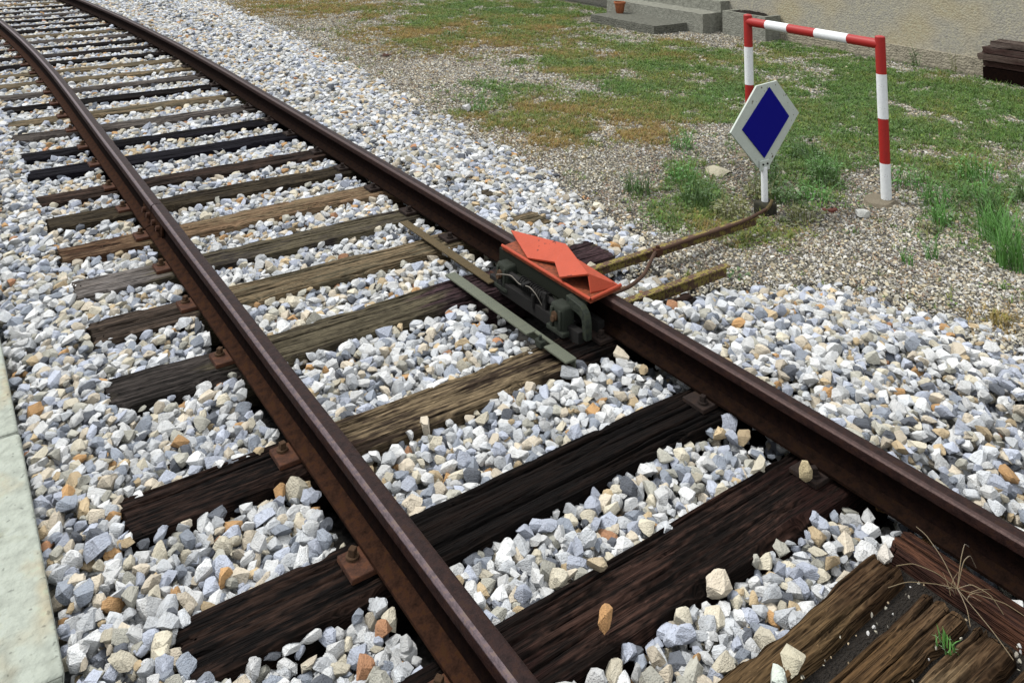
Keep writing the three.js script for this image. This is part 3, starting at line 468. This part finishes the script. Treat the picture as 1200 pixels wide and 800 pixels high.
// ------------------------------------------------------------------ gravel, grass, weeds
const inst = (name, geos, mat, list, setter) => { const g = new THREE.Group(); g.name = name; g.userData.kind = 'stuff'; scene.add(g); const bins = geos.map(() => []); list.forEach(s => bins[s.k % geos.length].push(s)); bins.forEach((b, i) => { if (!b.length) return; const im = new THREE.InstancedMesh(geos[i], mat, b.length); im.name = name; im.userData.kind = 'stuff'; im.castShadow = im.receiveShadow = true; b.forEach((s, k) => { im.setMatrixAt(k, m4.compose(s.p, q4.setFromEuler(e4.set(...s.r, 'YXZ')), one3.set(...s.s))); im.setColorAt(k, s.c); }); g.add(im); }); };
{
  const r = rng(606), list = [], gt = [[.46, .43, .34], [.36, .33, .25], [.56, .54, .47], [.27, .245, .2], [.34, .26, .16], [.12, .11, .1], [.46, .4, .27], [.45, .44, .42], [.16, .15, .13]];
  const peb = []; const r2 = rng(8); for (let i = 0; i < 6; i++) peb.push(hull(r2, 8 + i % 3, .6));
  for (let k = 0; k < 900000 && list.length < 190000; k++) {
    const z = -1 - 18 * Math.pow(r(), 1.75), e = ballastEdge(z), x = e - .25 + r() * (9.6 - e);
    if (x > 9.4 || !inView(x, -.25, z)) continue;
    const [g] = green(x, z); if (r() < g * .95 + (z < -10 ? .3 : 0)) continue; if (x < e && r() < .5) continue;
    const a = (.006 + .01 * r() * r() + (r() < .06 ? .009 * r() : 0)) * (z < -6 ? 1.15 : 1), t = gt[Math.floor(r() * gt.length)], v = (.75 + .5 * r()) * lerp(1, r() < .6 ? .42 : 1, clamp(Math.exp(-(((x - 3.85) / .75) ** 2) - ((z + 4.45) / .7) ** 2) * 1.5));
    list.push({ k: Math.floor(r() * 6), p: new THREE.Vector3(x, Math.max(groundY(x, z), x < e ? -.245 : -9) + a * .25, z), r: [gauss(r) * .3, r() * 6.28, gauss(r) * .3], s: [a, a * .9, a * (.6 + .4 * r())], c: C(t[0] * v, t[1] * v, t[2] * v) });
  }
  for (let k = 0; k < 90; k++) { const gap = [-1.58, -1.58, -1.42, -1.288][k % 4], x = .2 + 1.1 * r(), z = gap + gauss(r) * .012 + (r() < .15 ? gauss(r) * .05 : 0) + (x - .66) * -.028, a = .003 + .006 * r() * r(), t = gt[[0, 1, 7, 4, 3][Math.floor(r() * 5)]]; list.push({ k: k % 6, p: new THREE.Vector3(x, -.165 + .025 * r(), z), r: [r(), r() * 6, r()], s: [a, a, a * .8], c: C(t[0], t[1], t[2]) }); }
  inst('gravel', peb, new THREE.MeshStandardMaterial({ roughness: .95 }), list);
}
function blades(r, n, h, spread, wd, droop) { // a tuft of bent grass blades
  const P = [], idx = []; let o = 0;
  for (let i = 0; i < n; i++) {
    const a = r() * 6.283, rr = spread * Math.sqrt(r()), bx0 = Math.cos(a) * rr, bz0 = Math.sin(a) * rr, dir = r() * 6.283, hh = h * (.5 + .6 * r()), lean = droop * (.3 + r()), w = wd * (.7 + .6 * r()), dx = Math.cos(dir), dz = Math.sin(dir);
    for (let s = 0; s <= 3; s++) { const t = s / 3, x = bx0 + dx * lean * hh * t * t, z = bz0 + dz * lean * hh * t * t, y = hh * (t - .25 * lean * t * t), ww = w * (1 - t * t) * .5 + .0002; P.push(x - dz * ww, y, z + dx * ww, x + dz * ww, y, z - dx * ww); }
    for (let s = 0; s < 3; s++) idx.push(o + 2 * s, o + 2 * s + 1, o + 2 * s + 2, o + 2 * s + 1, o + 2 * s + 3, o + 2 * s + 2); o += 8;
  }
  const g = new THREE.BufferGeometry(); g.setAttribute('position', new THREE.Float32BufferAttribute(P, 3)); g.setIndex(idx); g.computeVertexNormals(); return g;
}
function leaves(r, n, h, spread, len, wd) { // small broad leaves
  const P = [], idx = []; let o = 0; const v = new THREE.Vector3(), u = new THREE.Vector3(), w = new THREE.Vector3();
  for (let i = 0; i < n; i++) {
    const a = r() * 6.283, rr = spread * Math.sqrt(r()); v.set(Math.cos(a) * rr, h * (.15 + .85 * r()) * (1 - .5 * rr / spread), Math.sin(a) * rr);
    const az = a + gauss(r) * .7, el = .2 + gauss(r) * .4; u.set(Math.cos(az) * Math.cos(el), Math.sin(el), Math.sin(az) * Math.cos(el)); w.set(-Math.sin(az), gauss(r) * .25, Math.cos(az)).normalize(); const L = len * (.6 + .7 * r()), ww = wd * (.6 + .7 * r());
    for (const [t, q] of [[0, 0], [.4, .5], [.4, -.5], [.75, .38], [.75, -.38], [1, 0]]) P.push(v.x + u.x * L * t + w.x * ww * q, v.y + u.y * L * t + w.y * ww * q - L * t * t * .25, v.z + u.z * L * t + w.z * ww * q);
    idx.push(o, o + 1, o + 2, o + 1, o + 3, o + 2, o + 2, o + 3, o + 4, o + 3, o + 5, o + 4); o += 6;
  }
  const g = new THREE.BufferGeometry(); g.setAttribute('position', new THREE.Float32BufferAttribute(P, 3)); g.setIndex(idx); g.computeVertexNormals(); return g;
}
const leafMat = new THREE.MeshPhysicalMaterial({ color: 0xffffff, roughness: .85, side: THREE.DoubleSide, transmission: .25, thickness: 0 });
{
  const r = rng(12), tufts = []; for (let i = 0; i < 4; i++) tufts.push(blades(r, 11, .05, .022, .0042, .8)); for (let i = 0; i < 2; i++) tufts.push(leaves(r, 11, .03, .03, .018, .011));
  const list = [], r2 = rng(55);
  for (let k = 0; k < 900000 && list.length < 110000; k++) {
    const z = -1.6 - 18.4 * Math.pow(r2(), 1.35), e = ballastEdge(z), x = e - .12 + r2() * (9.7 - e);
    if (x > 9.45 || !inView(x, -.22, z, 1.1) || (x > 8.15 && z < -8.4 && z > -11.9)) continue;
    const [g, dry] = green(x, z), dens = g * g * 1.05; if (r2() > dens) continue;
    const leafy = r2() < .42 && dry < .6, dd = clamp(dry + gauss(r2) * .22), v = .65 + .7 * r2();
    const c = mix3([.075, .185, .006], dd > .7 ? [.36, .23, .05] : [.25, .235, .016], dd), s = (.45 + .6 * r2() + (r2() < .07 ? .7 * r2() : 0)) * lerp(1, .75, dd) * (z < -8 ? 1.1 : 1);
    list.push({ k: leafy ? 4 + Math.floor(r2() * 2) : Math.floor(r2() * 4), p: new THREE.Vector3(x, groundY(x, z) - .003, z), r: [0, r2() * 6.28, 0], s: [s * 1.15, s * (.7 + .5 * r2()), s * 1.15], c: C(c[0] * v, c[1] * v, c[2] * v) });
  }
  const byK = [0, 1, 2, 3, 4, 5]; inst('grass', byK.map(i => tufts[i]), leafMat, list);
  console.log('tufts', list.length);
  // brown litter on the gravel
  const lit = []; for (let k = 0; k < 30000 && lit.length < 9000; k++) { const z = -1.8 - 9 * r2(), x = ballastEdge(z) + .05 + r2() * 4; if (!inView(x, -.24, z) || fbm(x * 1.6, z * 1.6, 77, 3) < -.04) continue; const v = .6 + .8 * r2(); lit.push({ k: 0, p: new THREE.Vector3(x, groundY(x, z) + .006, z), r: [gauss(r2) * .4, r2() * 6.28, gauss(r2) * .4], s: [1, 1, 1], c: C(.2 * v, .1 * v, .05 * v) }); }
  inst('leaf_litter', [leaves(rng(3), 3, .004, .02, .018, .007)], leafMat, lit);
}
const gm = (r, g, b) => new THREE.MeshPhysicalMaterial({ color: C(r, g, b), roughness: .85, side: THREE.DoubleSide, transmission: .25, thickness: 0 });
const gDark = gm(.05, .125, .01), gMid = gm(.075, .24, .02), gOlive = gm(.15, .16, .035), gDry = gm(.2, .14, .06);
{
  const G = 'weeds growing through the gravel';
  const W = [ // name, x, z, height, blades, spread, material, leaf count, label
    [3.3, -4.34, .17, 60, .11, gDark, 40, 'dark green weed clump left of the diamond sign, beyond the mossy bar'],
    [4.42, -4.13, .2, 40, .09, gDark, 60, 'dark weed clump between the sign and the right barrier post'],
    [4.37, -2.86, .2, 90, .09, gMid, 0, 'tall bright grass clump at the right edge of the picture, upper one'],
    [4.06, -2.6, .22, 110, .1, gMid, 0, 'largest bright grass clump at the right edge, lower one'],
    [2.62, -3.46, .06, 0, .07, gDark, 40, 'small broad leaved plant at the tip of the short mossy bar'],
    [4.72, -3.42, .14, 60, .12, gMid, 20, 'green clump just right of the barrier footing'],
    [5.06, -3.29, .12, 70, .13, gMid, 30, 'bushy green clump well right of the barrier footing'],
    [3.6, -2.98, .1, 26, .04, gMid, 0, 'left one of two small grass tufts on bare gravel'],
    [3.76, -2.93, .11, 24, .035, gMid, 0, 'right one of two small grass tufts on bare gravel'],
    [9.3, -6.2, .38, 14, .05, gDark, 50, 'weed standing against the plinth behind the barrier'],
    [9.32, -5.72, .42, 10, .03, gOlive, 12, 'tall thin weed stalk against the plinth near the timber stack'],
    [3.42, -7.34, .1, 60, .12, gMid, 10, 'green tufts at the ballast edge below the bare gravel patch'],
    [5.85, -8.56, .14, 30, .1, gDark, 50, 'dark weed in front of the doorstep'],
    [5.49, -11.31, .1, 40, .2, gDark, 80, 'low dark green mat in the far grass, left one'],
    [6.35, -11.0, .1, 40, .2, gDark, 80, 'low dark green mat in the far grass, right one'],
    [4.45, -4.75, .16, 50, .08, gMid, 24, 'grass clump in the gravel beside the barrier left post'],
    [3.78, -4.2, .12, 40, .09, gOlive, 40, 'mossy olive clump directly behind the sign base'],
    [3.3, -4.05, .12, 40, .12, gOlive, 60, 'ragged olive growth directly behind the end of the long mossy bar'],
    [4.05, -4.35, .18, 30, .08, gDark, 60, 'dark leafy weed behind the diamond sign, to its right'],
    [4.3, -4.55, .2, 20, .07, gDark, 50, 'upright leafy weed midway between the barrier posts'],
    [4.6, -4.25, .15, 60, .12, gMid, 30, 'spreading green clump under the middle of the barrier bar'],
    [3.1, -4.75, .13, 50, .1, gDark, 20, 'dark grass clump at the ballast edge, farther than the sign'],
    [4.35, -3.2, .13, 50, .07, gMid, 10, 'upright green clump between the barrier footing and the right picture edge'],
    [4.75, -3.05, .16, 70, .1, gDark, 30, 'dark green clump at the right edge, level with the barrier footing'],
    [5.5, -3.55, .16, 60, .14, gMid, 40, 'broad green clump at the right edge behind the barrier post'],
    [4.15, -5.3, .14, 40, .1, gMid, 30, 'green clump left of the barrier left post'],
    [3.62, -3.72, .1, 50, .1, gOlive, 50, 'olive weeds hugging the near foot of the diamond sign'],
    [3.85, -4.05, .15, 40, .09, gDark, 40, 'leafy green weed pressed against the right side of the sign base'],
    [4.85, -4.6, .16, 40, .12, gDark, 50, 'leafy dark clump behind the middle of the barrier, in the grass'],
    [4.05, -3.95, .12, 30, .1, gMid, 40, 'loose green weeds just beyond the broken red brick'],
    [3.55, -4.75, .14, 50, .12, gMid, 30, 'green weeds left of the broad tan stone behind the sign'],
    [4.9, -3.75, .14, 40, .12, gMid, 40, 'leafy clump right behind the barrier footing'],
    [5.3, -3.05, .15, 60, .12, gDark, 40, 'dark leafy clump at the far right edge behind the tall grass'],
    [4.15, -3.2, .09, 30, .06, gOlive, 24, 'thin olive weed on the gravel below the barrier footing'],
    [3.75, -3.8, .08, 50, .12, gOlive, 60, 'low olive moss clump in front right of the sign base'],
    [1.55, -1.22, .09, 80, .07, gOlive, 40, 'mossy tuft between the right rail and the picture edge'],
    [1.11, -1.42, .035, 24, .03, gMid, 0, 'tiny bright grass tuft sprouting between two planks'],
    [3.05, -2.55, .05, 20, .04, gOlive, 16, 'tiny olive plant at the border of ballast and gravel']];
  W.forEach(([x, z, h, n, sp, m, nl, l], i) => { if (x > 3 && x < 5.6 && z > -5.4 && h > .1) { h *= 1.55; n = Math.round(n * 1.5); nl = Math.round(nl * 1.5); }
    const r = rng(300 + i), y = x < 1.6 ? -.14 : groundY(x, z) - .005, t = thing('weed_clump', l, 'weed', [x, y, z], 0, G); if (n) part('blades', blades(r, n, h, sp, .005, .7), m, t); if (nl) part('leaves', leaves(r, nl, h * .85, sp * 1.1, .036, .019), m, t); });
  // dry weed sprawling over the planks
  const dw = thing('dry_weed', 'sprawling dry brown weed stems across the planks by the right rail', 'dry weed', [1.3, -.125, -1.49]);
  [[[1.43, -1.68], .03], [[1.24, -1.63], .03], [[1.15, -1.6], .02], [[1.48, -1.55], .05], [[1.21, -1.41], .02], [[1.32, -1.38], .04], [[1.2, -1.3], .015], [[1.36, -1.33], .02], [[1.42, -1.5], .06]].forEach(([[x, z], h], i) => { const q = [x - 1.3, z + 1.49]; part('stem', tube([[0, .01, 0], [q[0] * .35 + .012 * N(i, 3), h, q[1] * .35], [q[0] * .75, h * .9 + .004, q[1] * .75 + .015 * N(i, 7)], [q[0] * 1.08, .008, q[1] * 1.08]], .0012, 5, 20), gDry, dw); });
  part('seed_heads', blades(rng(9), 9, .05, .03, .002, 1.2), gDry, dw);
}
// odd bits on the gravel
{
  const r = rng(71);
  one('brick_fragment', boxUV(toCreasedNormals(merge([bx(.07, .035, .05, 0, 0, 0, .008), bx(.05, .03, .04, .06, -.003, .03, .008).rotateY(.5), bx(.04, .028, .05, -.05, -.002, -.04, .008).rotateY(-.4)]), .6)), M(C(.17, .055, .038), .95, { map: rep(speck, 6) }), 'broken red brick pieces in the gravel beside the sign', 'brick', [3.95, -.24, -3.74]).scale.setScalar(.7);
  const st = one('gravel_stone', rocks[3], new THREE.MeshStandardMaterial({ color: C(.6, .6, .56), ...stoneO }), 'single pale flat stone on the gravel before the barrier footing', 'stone', [4.07, -.23, -3.58]); st.scale.set(.06, .03, .045);
  const s2 = one('gravel_stone', rocks[5], new THREE.MeshStandardMaterial({ color: C(.66, .66, .66), ...stoneO }), 'single white stone in the grass where the ballast ends', 'stone', [3.3, -.22, -7.41]); s2.scale.set(.05, .045, .04);
  const s3 = one('gravel_stone', rocks[1], new THREE.MeshStandardMaterial({ color: C(.36, .33, .24), ...stoneO }), 'broad buried tan stone behind the foot of the diamond sign', 'stone', [3.95, -.25, -4.75]); s3.scale.set(.14, .04, .1);
  const lt = one('rusty_scrap', panel([[0, .01, 0], [.12, .02, .03], [.15, .012, -.05], [.05, .03, -.08]], .006), plateM, 'small rusty scrap on the pale gravel at the far verge', 'scrap', [3.84, -.245, -10.35]);
}
camera.userData = {};
renderer.render(scene, camera);
